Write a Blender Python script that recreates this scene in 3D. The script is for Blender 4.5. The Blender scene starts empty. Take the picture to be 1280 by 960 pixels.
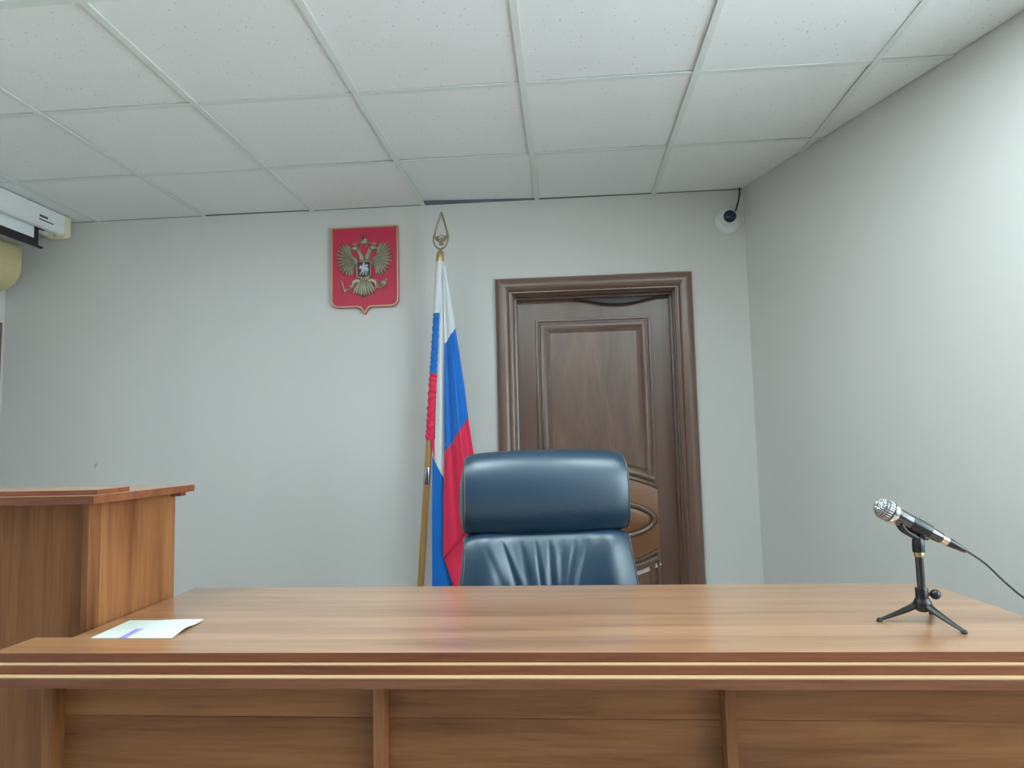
import bpy, math, random
from mathutils import Vector, Matrix

# ------------------------------------------------------------------ camera, world, exposure
SC = bpy.context.scene
COL = SC.collection
H0 = 1.22                                   # eye height above the floor
cam_d = bpy.data.cameras.new('camera')
cam = bpy.data.objects.new('camera', cam_d)
COL.objects.link(cam)
cam_d.sensor_width = 36.0
cam_d.lens = 862.87 / 1280 * 36.0
cam_d.clip_start = 0.02
RX = Vector((0.99665872, 0.07837034, -0.02301064))
UX = Vector((0.02959675, -0.08394178, 0.99603103))
FX = Vector((-0.07612774, 0.99338405, 0.08598081))
cam.matrix_world = Matrix(((RX.x, UX.x, -FX.x, 0), (RX.y, UX.y, -FX.y, 0), (RX.z, UX.z, -FX.z, H0), (0, 0, 0, 1)))
SC.camera = cam
W = bpy.data.worlds.new('world')
SC.world = W
W.use_nodes = True
W.node_tree.nodes['Background'].inputs[0].default_value = (0.76, 0.93, 1.0, 1)
W.node_tree.nodes['Background'].inputs[1].default_value = 8.6
SC.view_settings.view_transform = 'Standard'
SC.view_settings.look = 'None'
SC.view_settings.gamma = 1.0
SC.view_settings.exposure = 0.42
LAMP_COLOUR = (0.80, 0.97, 1.0)
LAMP_POWER = 16.0

def window_portal(name, loc, direction, w, h):          # guides sampling of the sky through a window opening
    l = bpy.data.lights.new(name, 'AREA'); l.shape = 'RECTANGLE'; l.size = w; l.size_y = h; l.cycles.is_portal = True
    o = bpy.data.objects.new(name, l); COL.objects.link(o); o.location = loc
    o.rotation_euler = Vector(direction).to_track_quat('-Z', 'Z').to_euler()

# ------------------------------------------------------------------ helpers
def lin(r, g, b):
    f = lambda c: (c / 255 / 12.92) if c <= 10 else ((c / 255 + 0.055) / 1.055) ** 2.4
    return (f(r), f(g), f(b), 1.0)

class MB:
    def __init__(s): s.v = []; s.f = []; s.m = []
    def add(s, vs, fs, m=0):
        b = len(s.v); s.v += [tuple(p) for p in vs]
        for f in fs: s.f.append([i + b for i in f]); s.m.append(m)
        return s
    def box(s, x0, x1, y0, y1, z0, z1, m=0):
        return s.add([(x0,y0,z0),(x1,y0,z0),(x1,y1,z0),(x0,y1,z0),(x0,y0,z1),(x1,y0,z1),(x1,y1,z1),(x0,y1,z1)],
                     [(3,2,1,0),(4,5,6,7),(0,1,5,4),(1,2,6,5),(2,3,7,6),(3,0,4,7)], m)
    def rings(s, rings, closed=True, cap0=False, cap1=False, m=0):
        n = len(rings[0]); vs = [p for r in rings for p in r]; fs = []
        for i in range(len(rings) - 1):
            for j in range(n if closed else n - 1):
                k = (j + 1) % n
                fs.append((i*n+j, i*n+k, (i+1)*n+k, (i+1)*n+j))
        if cap0: fs.append(tuple(range(n))[::-1])
        if cap1: fs.append(tuple((len(rings)-1)*n + j for j in range(n)))
        return s.add(vs, fs, m)
    def lathe(s, prof, p0=(0,0,0), d=(0,0,1), n=24, cap0=True, cap1=True, m=0):
        d = Vector(d).normalized(); a = d.orthogonal().normalized(); b = d.cross(a); p0 = Vector(p0)
        rs = [[p0 + d*t + (a*math.cos(2*math.pi*j/n) + b*math.sin(2*math.pi*j/n))*max(r, 1e-5) for j in range(n)] for r, t in prof]
        return s.rings(rs, True, cap0, cap1, m)
    def tube(s, pts, r, n=10, m=0, closed=False, flat=1.0):
        pts = [Vector(p) for p in pts]; N = len(pts); rs = []; a = None
        for i, p in enumerate(pts):
            if closed: t = pts[(i+1) % N] - pts[i-1]
            else: t = pts[min(i+1, N-1)] - pts[max(i-1, 0)]
            t.normalize()
            a = t.orthogonal().normalized() if a is None else (a - t*a.dot(t)).normalized()
            b = t.cross(a); q = r(i/(N-1)) if callable(r) else r
            rs.append([p + (a*math.cos(2*math.pi*j/n) + b*math.sin(2*math.pi*j/n)*flat)*q for j in range(n)])
        if closed: rs.append(rs[0])
        return s.rings(rs, True, not closed, not closed, m)
    def prism(s, poly, to3, d0, d1, m=0):
        n = len(poly)
        return s.add([to3(u, v, d0) for u, v in poly] + [to3(u, v, d1) for u, v in poly],
                     [tuple(range(n))[::-1], tuple(range(n, 2*n))] + [(i, (i+1) % n, n+(i+1) % n, n+i) for i in range(n)], m)
    def sides(s, m):            # every face but the two ends of the last prism
        s.m = s.m[:2] + [m]*(len(s.m)-2); return s
    def xf(s, f): s.v = [tuple(f(*p)) for p in s.v]; return s
    def build(s, name, mats, parent=None, smooth=None, bevel=0, fix=True):
        me = bpy.data.meshes.new(name)
        org = ORG.get(parent, Vector((0, 0, 0)))
        me.from_pydata([(p[0]-org.x, p[1]-org.y, p[2]-org.z) for p in s.v], [], s.f)
        if not isinstance(mats, (list, tuple)): mats = [mats]
        for q in mats: me.materials.append(q)
        if len(mats) > 1: me.polygons.foreach_set('material_index', s.m)
        if fix:
            import bmesh
            bm = bmesh.new(); bm.from_mesh(me); bmesh.ops.recalc_face_normals(bm, faces=bm.faces[:]); bm.to_mesh(me); bm.free()
        if smooth is not None:
            me.polygons.foreach_set('use_smooth', [True]*len(me.polygons))
            if smooth < 180: me.set_sharp_from_angle(angle=math.radians(smooth))
        o = bpy.data.objects.new(name, me); COL.objects.link(o)
        if parent is not None: o.parent = parent; ORG[o] = org
        if bevel:
            bv = o.modifiers.new('edge', 'BEVEL'); bv.width = bevel; bv.segments = 2; bv.limit_method = 'ANGLE'; bv.angle_limit = 0.7
        return o
ORG = {}

def thing(name, label, cat, loc=(0, 0, 0), rz=0, group=None, local=False):
    o = bpy.data.objects.new(name, None); COL.objects.link(o)
    o.empty_display_size = 0.05; o.location = loc; o.rotation_euler = (0, 0, rz)
    o['label'] = label; o['category'] = cat
    if group: o['group'] = group
    ORG[o] = Vector((0, 0, 0)) if local else Vector(loc)
    return o
def structure(o): o['kind'] = 'structure'; return o
def offset_loop(pts, d):
    n = len(pts); out = []
    for i in range(n):
        p, q, r = Vector(pts[i-1]), Vector(pts[i]), Vector(pts[(i+1) % n])
        e1 = (q-p).normalized(); e2 = (r-q).normalized()
        n1 = Vector((-e1.y, e1.x)); n2 = Vector((-e2.y, e2.x))
        mm = n1 + n2; k = 2 / max(mm.length_squared, 0.35)
        out.append(tuple(q + mm*k*d))
    return out
def area2(p): return sum(p[i-1][0]*p[i][1] - p[i][0]*p[i-1][1] for i in range(len(p)))
def relief(mb, loop, prof, to3, cap=True, m=0, cap0=False):
    if area2(loop) < 0: loop = loop[::-1]
    rs = [[to3(u, v, h) for u, v in (offset_loop(loop, d) if d else loop)] for d, h in prof]
    return mb.rings(rs, True, cap0, cap, m)
def oval(mb, cx, cz, a, b_, prof, to3, cap, n=72):
    return mb.rings([[to3(cx+(a-d)*math.cos(2*math.pi*k/n), cz+(b_-d)*math.sin(2*math.pi*k/n), h) for k in range(n)] for d, h in prof], True, False, cap)
def smoothstep(a, b, x):
    t = min(max((x-a)/(b-a), 0), 1); return t*t*(3-2*t)

# ------------------------------------------------------------------ materials
def new_mat(name):
    m = bpy.data.materials.new(name); m.use_nodes = True
    nt = m.node_tree; return m, nt, nt.nodes['Principled BSDF']
def plain(name, c, rough=0.5, metal=0.0, spec=0.5, coat=0.0, bump=0.0, bscale=200, sheen=0.0, var=0.0):
    m, nt, b = new_mat(name)
    b.inputs['Base Color'].default_value = c; b.inputs['Roughness'].default_value = rough
    b.inputs['Metallic'].default_value = metal; b.inputs['Specular IOR Level'].default_value = spec
    b.inputs['Coat Weight'].default_value = coat; b.inputs['Coat Roughness'].default_value = 0.15
    if sheen: b.inputs['Sheen Weight'].default_value = sheen
    tc = nt.nodes.new('ShaderNodeTexCoord')
    if bump:
        n = nt.nodes.new('ShaderNodeTexNoise'); n.inputs['Scale'].default_value = bscale; n.inputs['Detail'].default_value = 4
        nt.links.new(tc.outputs['Object'], n.inputs['Vector'])
        k = nt.nodes.new('ShaderNodeBump'); k.inputs['Strength'].default_value = bump; k.inputs['Distance'].default_value = 0.002
        nt.links.new(n.outputs['Fac'], k.inputs['Height']); nt.links.new(k.outputs['Normal'], b.inputs['Normal'])
    if var:
        n = nt.nodes.new('ShaderNodeTexNoise'); n.inputs['Scale'].default_value = 3; n.inputs['Detail'].default_value = 5
        nt.links.new(tc.outputs['Object'], n.inputs['Vector'])
        r = nt.nodes.new('ShaderNodeValToRGB')
        r.color_ramp.elements[0].position = 0.3; r.color_ramp.elements[1].position = 0.7
        r.color_ramp.elements[0].color = tuple(x*(1-var) for x in c[:3]) + (1,)
        r.color_ramp.elements[1].color = tuple(min(1, x*(1+var)) for x in c[:3]) + (1,)
        nt.links.new(n.outputs['Fac'], r.inputs['Fac']); nt.links.new(r.outputs['Color'], b.inputs['Base Color'])
    return m
def wood(name, dark, mid, light, axis='X', rough=0.3, coat=0.0, along=0.7, across=9.0, spec=0.5, pore=0.25, figure=1.0, crough=0.12, cior=1.5):
    m, nt, b = new_mat(name); N = nt.nodes.new; L = nt.links.new
    tc = N('ShaderNodeTexCoord'); oi = N('ShaderNodeObjectInfo')
    w = N('ShaderNodeMath'); w.operation = 'MULTIPLY'; w.inputs[1].default_value = 37.0; L(oi.outputs['Random'], w.inputs[0])
    def noise(a, c, detail, dist, rough_=0.6):
        mp = N('ShaderNodeMapping'); s = [c, c, c]; s['XYZ'.index(axis)] = a
        mp.inputs['Scale'].default_value = s; L(tc.outputs['Object'], mp.inputs['Vector'])
        n = N('ShaderNodeTexNoise'); n.noise_dimensions = '4D'; n.inputs['Scale'].default_value = 1.0
        n.inputs['Detail'].default_value = detail; n.inputs['Roughness'].default_value = rough_; n.inputs['Distortion'].default_value = dist
        L(mp.outputs['Vector'], n.inputs['Vector']); L(w.outputs[0], n.inputs['W']); return n
    n1 = noise(along, across, 6, 0.6*figure); n2 = noise(along*5, across*14, 3, 0.0, 0.5)
    r = N('ShaderNodeValToRGB'); e = r.color_ramp.elements
    e[0].position = 0.28; e[0].color = dark; e[1].position = 0.72; e[1].color = light
    x = e.new(0.5); x.color = mid
    L(n1.outputs['Fac'], r.inputs['Fac'])
    r2 = N('ShaderNodeValToRGB'); e = r2.color_ramp.elements
    e[0].position = 0.3; e[0].color = (1-pore, 1-pore, 1-pore, 1); e[1].position = 0.55; e[1].color = (1, 1, 1, 1)
    L(n2.outputs['Fac'], r2.inputs['Fac'])
    mx = N('ShaderNodeMix'); mx.data_type = 'RGBA'; mx.blend_type = 'MULTIPLY'; mx.inputs['Factor'].default_value = 1.0
    L(r.outputs['Color'], mx.inputs['A']); L(r2.outputs['Color'], mx.inputs['B']); L(mx.outputs['Result'], b.inputs['Base Color'])
    b.inputs['Roughness'].default_value = rough; b.inputs['Specular IOR Level'].default_value = spec
    b.inputs['Coat Weight'].default_value = coat; b.inputs['Coat Roughness'].default_value = crough; b.inputs['Coat IOR'].default_value = cior
    k = N('ShaderNodeBump'); k.inputs['Strength'].default_value = 0.06; k.inputs['Distance'].default_value = 0.001
    L(n2.outputs['Fac'], k.inputs['Height']); L(k.outputs['Normal'], b.inputs['Normal'])
    return m
def emission(name, c, s):
    m, nt, b = new_mat(name); b.inputs['Base Color'].default_value = (0.8, 0.8, 0.8, 1)
    b.inputs['Emission Color'].default_value = (*c, 1); b.inputs['Emission Strength'].default_value = s; return m
def wall_paint(name, c, stain=None):
    m, nt, b = new_mat(name); N = nt.nodes.new; L = nt.links.new
    tc = N('ShaderNodeTexCoord'); mp = N('ShaderNodeMapping'); mp.inputs['Scale'].default_value = (3, 3, 0.7)
    L(tc.outputs['Object'], mp.inputs['Vector'])
    n = N('ShaderNodeTexNoise'); n.inputs['Scale'].default_value = 1.5; n.inputs['Detail'].default_value = 4; L(mp.outputs['Vector'], n.inputs['Vector'])
    r = N('ShaderNodeValToRGB'); r.color_ramp.elements[0].position = 0.3; r.color_ramp.elements[1].position = 0.7
    r.color_ramp.elements[0].color = tuple(x*0.975 for x in c[:3]) + (1,); r.color_ramp.elements[1].color = c
    L(n.outputs['Fac'], r.inputs['Fac']); col = r.outputs['Color']
    if stain:
        st = N('ShaderNodeMapping'); st.vector_type = 'TEXTURE'
        st.inputs['Location'].default_value = stain; st.inputs['Rotation'].default_value = (0, 0.5, 0); st.inputs['Scale'].default_value = (0.009, 1, 0.02)
        L(tc.outputs['Object'], st.inputs['Vector'])
        ln = N('ShaderNodeVectorMath'); ln.operation = 'LENGTH'; L(st.outputs['Vector'], ln.inputs[0])
        rr = N('ShaderNodeMapRange'); rr.inputs['From Min'].default_value = 0.3; rr.inputs['From Max'].default_value = 1.2
        rr.inputs['To Min'].default_value = 0.35; rr.inputs['To Max'].default_value = 0.0; L(ln.outputs['Value'], rr.inputs['Value'])
        mx = N('ShaderNodeMix'); mx.data_type = 'RGBA'; L(rr.outputs['Result'], mx.inputs['Factor']); L(col, mx.inputs['A'])
        mx.inputs['B'].default_value = lin(70, 75, 75); col = mx.outputs['Result']
    L(col, b.inputs['Base Color']); b.inputs['Roughness'].default_value = 0.75; b.inputs['Specular IOR Level'].default_value = 0.25
    n2 = N('ShaderNodeTexNoise'); n2.inputs['Scale'].default_value = 90; n2.inputs['Detail'].default_value = 3; L(tc.outputs['Object'], n2.inputs['Vector'])
    k = N('ShaderNodeBump'); k.inputs['Strength'].default_value = 0.08; k.inputs['Distance'].default_value = 0.002
    L(n2.outputs['Fac'], k.inputs['Height']); L(k.outputs['Normal'], b.inputs['Normal'])
    return m
def tile_mat():
    m, nt, b = new_mat('mineral_fibre'); N = nt.nodes.new; L = nt.links.new
    tc = N('ShaderNodeTexCoord'); oi = N('ShaderNodeObjectInfo')
    ad = N('ShaderNodeVectorMath'); ad.operation = 'ADD'; L(tc.outputs['Object'], ad.inputs[0])
    sc = N('ShaderNodeVectorMath'); sc.operation = 'SCALE'; sc.inputs['Scale'].default_value = 1.0
    cx = N('ShaderNodeCombineXYZ')
    mu = N('ShaderNodeMath'); mu.operation = 'MULTIPLY'; mu.inputs[1].default_value = 50; L(oi.outputs['Random'], mu.inputs[0])
    L(mu.outputs[0], cx.inputs[0]); L(mu.outputs[0], cx.inputs[1]); L(cx.outputs[0], ad.inputs[1])
    v = N('ShaderNodeTexVoronoi'); v.inputs['Scale'].default_value = 62; L(ad.outputs[0], v.inputs['Vector'])
    sep = N('ShaderNodeSeparateColor'); L(v.outputs['Color'], sep.inputs[0])
    rad = N('ShaderNodeMapRange'); rad.inputs['From Min'].default_value = 0.3; rad.inputs['From Max'].default_value = 1.0
    rad.inputs['To Min'].default_value = 0.0; rad.inputs['To Max'].default_value = 0.165; L(sep.outputs[0], rad.inputs['Value'])
    lt = N('ShaderNodeMath'); lt.operation = 'LESS_THAN'; L(v.outputs['Distance'], lt.inputs[0]); L(rad.outputs['Result'], lt.inputs[1])
    mx = N('ShaderNodeMix'); mx.data_type = 'RGBA'; L(lt.outputs[0], mx.inputs['Factor'])
    mx.inputs['A'].default_value = TILE_C; mx.inputs['B'].default_value = tuple(x*0.58 for x in TILE_C[:3]) + (1,)
    L(mx.outputs['Result'], b.inputs['Base Color']); b.inputs['Roughness'].default_value = 0.9; b.inputs['Specular IOR Level'].default_value = 0.15
    k = N('ShaderNodeBump'); k.inputs['Strength'].default_value = 0.4; k.inputs['Distance'].default_value = 0.002; k.invert = True
    L(lt.outputs[0], k.inputs['Height']); L(k.outputs['Normal'], b.inputs['Normal'])
    return m
def leather_mat(name, c, rough):
    m, nt, b = new_mat(name); N = nt.nodes.new; L = nt.links.new
    b.inputs['Base Color'].default_value = c; b.inputs['Roughness'].default_value = rough; b.inputs['Specular IOR Level'].default_value = 0.9
    b.inputs['Coat Weight'].default_value = 0.4; b.inputs['Coat Roughness'].default_value = 0.36; b.inputs['Coat Tint'].default_value = (0.85, 0.96, 1, 1)
    tc = N('ShaderNodeTexCoord'); v = N('ShaderNodeTexVoronoi'); v.inputs['Scale'].default_value = 260; L(tc.outputs['Object'], v.inputs['Vector'])
    n = N('ShaderNodeTexNoise'); n.inputs['Scale'].default_value = 18; n.inputs['Detail'].default_value = 3; L(tc.outputs['Object'], n.inputs['Vector'])
    a = N('ShaderNodeMath'); a.operation = 'MULTIPLY_ADD'; a.inputs[1].default_value = 0.35; L(v.outputs['Distance'], a.inputs[0]); L(n.outputs['Fac'], a.inputs[2])
    k = N('ShaderNodeBump'); k.inputs['Strength'].default_value = 0.12; k.inputs['Distance'].default_value = 0.003
    L(a.outputs[0], k.inputs['Height']); L(k.outputs['Normal'], b.inputs['Normal'])
    return m

TILE_C = lin(235, 236, 236)
M_WALL = wall_paint('wall_paint', lin(214, 212, 208), stain=(-2.49, 3.5, 1.158))
M_WALL_R = wall_paint('wall_paint_side', lin(214, 212, 208))
M_FRONT = plain('wood_panelling', lin(84, 62, 48), 0.5, var=0.08)
M_TILE = tile_mat()
M_RUN = plain('white_enamel_runner', lin(221, 226, 223), 0.5, spec=0.3)
M_FLOOR = plain('floor_linoleum', lin(204, 202, 197), 0.4, var=0.06)
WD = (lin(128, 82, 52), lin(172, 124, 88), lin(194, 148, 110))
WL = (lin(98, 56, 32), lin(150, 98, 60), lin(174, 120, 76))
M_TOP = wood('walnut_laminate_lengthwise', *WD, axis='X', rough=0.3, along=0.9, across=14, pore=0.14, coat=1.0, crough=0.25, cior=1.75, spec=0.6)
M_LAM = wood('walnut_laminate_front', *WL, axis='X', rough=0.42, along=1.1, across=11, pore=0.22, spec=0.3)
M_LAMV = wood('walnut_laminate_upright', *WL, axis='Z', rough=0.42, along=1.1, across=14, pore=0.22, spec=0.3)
M_EDGE = wood('walnut_edge_band', lin(112, 62, 40), lin(134, 80, 54), lin(146, 92, 64), 'X', 0.35, along=2, across=30)
M_PALE = plain('pale_edge_highlight', lin(196, 164, 126), 0.35, var=0.05)  # bright lines along the stepped edge, put in as pale colour
DD = (lin(94, 64, 50), lin(110, 77, 60), lin(124, 90, 71))
M_DOORV = wood('stained_door_upright', *DD, axis='Z', rough=0.33, along=1.0, across=10, coat=1.0, crough=0.40, cior=1.68, pore=0.06)
M_DOORH = wood('stained_door_level', *DD, axis='X', rough=0.33, along=1.0, across=10, coat=1.0, crough=0.40, cior=1.68, pore=0.06)
M_DOORP = wood('stained_door_panel', lin(94, 64, 48), lin(116, 82, 63), lin(140, 104, 82), axis='Z', rough=0.36, along=2.2, across=9, coat=1.0, crough=0.38, cior=1.75, pore=0.12, figure=2.4)
M_DOORO = wood('stained_door_rail', lin(112, 68, 40), lin(140, 92, 56), lin(156, 106, 68), axis='X', rough=0.35, along=1.5, across=10, coat=0.6, crough=0.35, cior=1.6, pore=0.12)
M_SEAL = plain('black_rubber', lin(34, 30, 30), 0.5)
M_LEATHER = leather_mat('black_leather', (0.008, 0.036, 0.070, 1), 0.38)
M_PIPE = plain('leather_piping', (0.07, 0.09, 0.10, 1), 0.35)
M_BLACKP = plain('black_plastic', (0.012, 0.013, 0.016, 1), 0.32)
M_BLACKG = plain('black_gloss_enamel', (0.010, 0.012, 0.016, 1), 0.24, spec=0.8, coat=0.8)
M_CHROME = plain('polished_chrome', (0.75, 0.75, 0.76, 1), 0.18, 1.0)
M_GRILLE = plain('silver_wire_mesh', (0.16, 0.165, 0.17, 1), 0.3, 0.9, bump=1.0, bscale=420)
M_SHELL = plain('nickel_shell', lin(222, 200, 186), 0.25, 1.0)
M_BRASS = plain('brass', lin(196, 170, 122), 0.32, 0.9)
M_BRONZE = plain('patinated_bronze', lin(160, 154, 132), 0.40, 0.35, var=0.3)
M_GOLD = plain('gold_paint', lin(196, 170, 128), 0.42, 0.35)
M_FINIAL = plain('aged_gold_metal', lin(150, 134, 104), 0.38, 0.7)
M_REDB = plain('red_enamel_board', lin(196, 40, 76), 0.45)
M_DKRED = plain('dark_red_enamel', lin(66, 24, 40), 0.4)
M_SILVER = plain('silvered_relief', lin(205, 210, 222), 0.35, 0.5)
M_POLE = wood('varnished_pole', lin(150, 108, 56), lin(176, 132, 76), lin(190, 148, 92), 'Z', 0.35, along=2, across=40)
def cloth(name, c): return plain(name, c, 0.55, spec=0.3, sheen=0.25, bump=0.12, bscale=60)
M_FW, M_FB, M_FR = cloth('white_satin', lin(214, 219, 221)), cloth('blue_satin', lin(8, 106, 196)), cloth('red_satin', lin(220, 38, 78))
M_PLASW = plain('white_plastic', lin(226, 228, 226), 0.35)
M_PLASC = plain('cream_plastic', lin(222, 214, 176), 0.4)
M_BEIGE = plain('yellowed_plastic', lin(202, 188, 142), 0.4)
M_LENS = plain('dark_blue_glass', (0.006, 0.010, 0.03, 1), 0.25, coat=0.2)
M_SCREENW = plain('screen_fabric', lin(222, 226, 226), 0.8)
M_SCREENB = plain('screen_border_black', (0.012, 0.012, 0.016, 1), 0.6)
M_PRINT = plain('printed_ink', lin(52, 54, 50), 0.6)
M_STEEL = plain('steel', lin(190, 192, 192), 0.25, 1.0)

# ------------------------------------------------------------------ the room
CEIL = 2.48
YB, YF, XL = 3.5, -3.2, -3.04
CX, CY = 0.932, 3.5
DR = Vector((0.3235, -0.9462))
XR_F = CX + DR.x*(CY-YF)/(-DR.y)
structure(MB().box(-3.4, 3.6, YF-0.2, 3.9, -0.1, 0.0).build('floor', M_FLOOR))
b = MB(); b.box(XL-0.2, -0.30, YB, YB+0.2, 0, 2.7); b.box(0.615, 1.25, YB, YB+0.2, 0, 2.7); b.box(-0.30, 0.615, YB, YB+0.2, 2.03, 2.7)
wall_back = structure(b.build('wall_back', M_WALL))
structure(MB().box(XL-0.2, XL, YF-0.2, YB+0.2, 0, 2.7).build('wall_left', M_WALL_R))
structure(MB().box(XL-0.2, XR_F+0.4, YF-0.2, YF, 0, 2.7).build('wall_front', M_FRONT))
nr = Vector((0.9462, 0.3235))
def rw(t, o=0.0): return Vector((CX, CY)) + DR*t + nr*o      # along the slanted right wall
b = MB(); T1 = (CY-YF+0.2)/(-DR.y); WS, WE = 1.95, 4.95
def rblock(t0, t1, z0, z1): b.prism([tuple(rw(t0)), tuple(rw(t0, 0.2)), tuple(rw(t1, 0.2)), tuple(rw(t1))], lambda u, v, d: (u, v, d), z0, z1)
rblock(0, WS, 0, 2.7); rblock(WE, T1, 0, 2.7); rblock(WS, WE, 0, 0.85); rblock(WS, WE, 2.35, 2.7)
structure(b.build('wall_right', M_WALL_R))
M_WINF = plain('white_window_frame', lin(232, 234, 234), 0.35)
b = MB()
def rbar(t0, t1, z0, z1): b.prism([tuple(rw(t0, .06)), tuple(rw(t0, .12)), tuple(rw(t1, .12)), tuple(rw(t1, .06))], lambda u, v, d: (u, v, d), z0, z1)
rbar(WS, WE, .85, .91); rbar(WS, WE, 2.29, 2.35)
for t0, t1 in ((WS, WS+.06), (2.91, 2.99), (3.91, 3.99), (WE-.06, WE)): rbar(t0, t1, .91, 2.29)
structure(b.build('added_window_1', M_WINF))  # unseen window, added and placed to light the counter's right side
c_ = rw((WS+WE)/2, 0.19); window_portal('window_light', (c_.x, c_.y, 1.6), (-nr.x, -nr.y, 0), WE-WS, 1.5)
ceiling = structure(MB().box(-3.4, 3.6, YF-0.2, 3.9, 2.60, 2.70).build('ceiling', M_RUN))

structure(MB().box(XL, 0.93, YB-0.002, YB, CEIL+0.0015, 2.6).build('gap_shade_1', plain('gap_shade_colour', lin(104, 116, 124), 0.9, var=0.1)))  # dark band added above the tiles: shade of the lifted-tile gap as colour
# baseboards
structure(MB().prism([(-3.04, 0), (-0.35, 0), (-0.35, 0.07), (-3.04, 0.07)], lambda u, v, d: (u, YB-d, v), 0, 0.014).build('baseboard_back', M_DOORH, bevel=0.003))
q0 = Vector((CX, CY)) + DR*0.01; q1 = Vector((XR_F, YF))
structure(MB().prism([tuple(q0), tuple(q1), tuple(q1-nr*0.014), tuple(q0-nr*0.014)], lambda u, v, d: (u, v, d), 0, 0.07).build('baseboard_right', M_DOORH, bevel=0.003))

# suspended ceiling: tiles and runners, clipped to the room outline
GX, GY, GS = -1.9158, 2.9297, 0.6
def clip(poly, a, n):            # keep side where (p-a).n <= 0
    out = []
    for i in range(len(poly)):
        p, q = Vector(poly[i-1]), Vector(poly[i]); dp, dq = (p-a).dot(n), (q-a).dot(n)
        if (dp <= 0) != (dq <= 0): out.append(tuple(p + (q-p)*(dp/(dp-dq))))
        if dq <= 0: out.append(tuple(q))
    return out
def room_clip(poly, g=0.004):
    for a, n in (((CX, CY), nr), ((0, YB), Vector((0, 1))), ((XL, 0), Vector((-1, 0))), ((0, YF), Vector((0, -1)))):
        if len(poly) < 3: return []
        poly = clip(poly, Vector(a) - n*g, n)
    return poly
random.seed(4)
LAMPS = {(0, 3), (2, 3), (4, 3)}
full = None
far = MB()
for j in range(0, 12):
    for i in range(-2, 9):
        x0 = GX + GS*i; y1 = GY + GS - GS*j; y0 = y1 - GS
        if (i, j) in LAMPS: continue
        g = 0.003
        poly = room_clip([(x0+g, y0+g), (x0+GS-g, y0+g), (x0+GS-g, y1-g), (x0+g, y1-g)], 0.003)
        if len(poly) < 3 or abs(area2(poly)) < 0.002: continue
        if j > 3:
            far.prism(poly, lambda u, v, d: (u, v, d), CEIL+0.003, CEIL+0.018); continue
        cx, cy = x0+GS/2, (y0+y1)/2
        mb = MB().prism([(u-cx, v-cy) for u, v in poly], lambda u, v, d: (u, v, d), 0, 0.015)
        o = mb.build('ceiling_tile', M_TILE, ceiling, bevel=0.0015)
        o.location = (cx, cy, CEIL + 0.0035 + random.uniform(0, 0.003))
        o.rotation_euler = (random.uniform(-.005, .005), random.uniform(-.005, .005), 0)
        if (i, j) == (2, 0):     # the tile that has lifted at the wall
            o.rotation_euler = (0.02, 0.028, 0); o.location.z = CEIL + 0.012
far.build('distant_ceiling_tiles', M_TILE, ceiling)['kind'] = 'stuff'
def runner(poly, z0, z1):
    poly = room_clip(poly, 0.001)
    if len(poly) < 3: return
    n = len(poly); c = sum((Vector(p) for p in poly), Vector((0, 0)))/n
    mb = MB().prism([(u-c.x, v-c.y) for u, v in poly], lambda u, v, d: (u, v, d), z0, z1)
    o = mb.build('ceiling_runner', M_RUN, ceiling, bevel=0.0008); o.location = (c.x, c.y, 0)
for i in range(-1, 9):
    x = GX + GS*i
    runner([(x-0.012, YF), (x+0.012, YF), (x+0.012, YB), (x-0.012, YB)], CEIL-0.0012, CEIL+0.003)
    runner([(x-0.002, YF), (x+0.002, YF), (x+0.002, YB), (x-0.002, YB)], CEIL+0.003, CEIL+0.035)
for j in range(0, 4):
    for i in range(-2, 9):
        x0 = GX + GS*i; y = GY - GS*j
        runner([(x0+0.0122, y-0.012), (x0+GS-0.0122, y-0.012), (x0+GS-0.0122, y+0.012), (x0+0.0122, y+0.012)], CEIL-0.0005, CEIL+0.003)
b = MB()
for j in range(4, 11):
    y = GY - GS*j
    poly = room_clip([(-3.04, y-0.012), (3.3, y-0.012), (3.3, y+0.012), (-3.04, y+0.012)])
    b.prism(poly, lambda u, v, d: (u, v, d), CEIL-0.0004, CEIL+0.003)
b.build('distant_cross_runners', M_RUN, ceiling)['kind'] = 'stuff'

# lamps set into the ceiling grid behind the viewer
M_LAMP = emission('lit_diffuser', LAMP_COLOUR, LAMP_POWER)
lamp0 = None
LAMP_TEXT = {(0, 3): 'left of the row over the bench', (2, 3): 'middle of the row over the bench', (4, 3): 'right of the row over the bench'}
for (i, j) in sorted(LAMPS):
    cx, cy = GX + GS*(i+0.5), GY + GS - GS*(j+0.5)
    lab = 'square recessed ceiling lamp and lit white diffuser, %s' % LAMP_TEXT[(i, j)]
    if lamp0 is None:
        lamp0 = thing('ceiling_lamp', lab, 'ceiling lamp', (cx, cy, CEIL), group='recessed lamps in the ceiling grid', local=True)
        b = MB(); b.box(-.297, .297, -.297, -.275, .0, .05); b.box(-.297, .297, .275, .297, .0, .05); b.box(-.297, -.275, -.275, .275, .0, .05); b.box(.275, .297, -.275, .275, .0, .05)
        b.build('lamp_frame', M_RUN, lamp0)
        MB().box(-.275, .275, -.275, .275, .006, .012).build('lamp_diffuser', M_LAMP, lamp0)
    else:
        o = lamp0.copy(); COL.objects.link(o); o.location = (cx, cy, CEIL); o['label'] = lab
        for ch in list(lamp0.children):
            c = ch.copy(); COL.objects.link(c); c.parent = o

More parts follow.
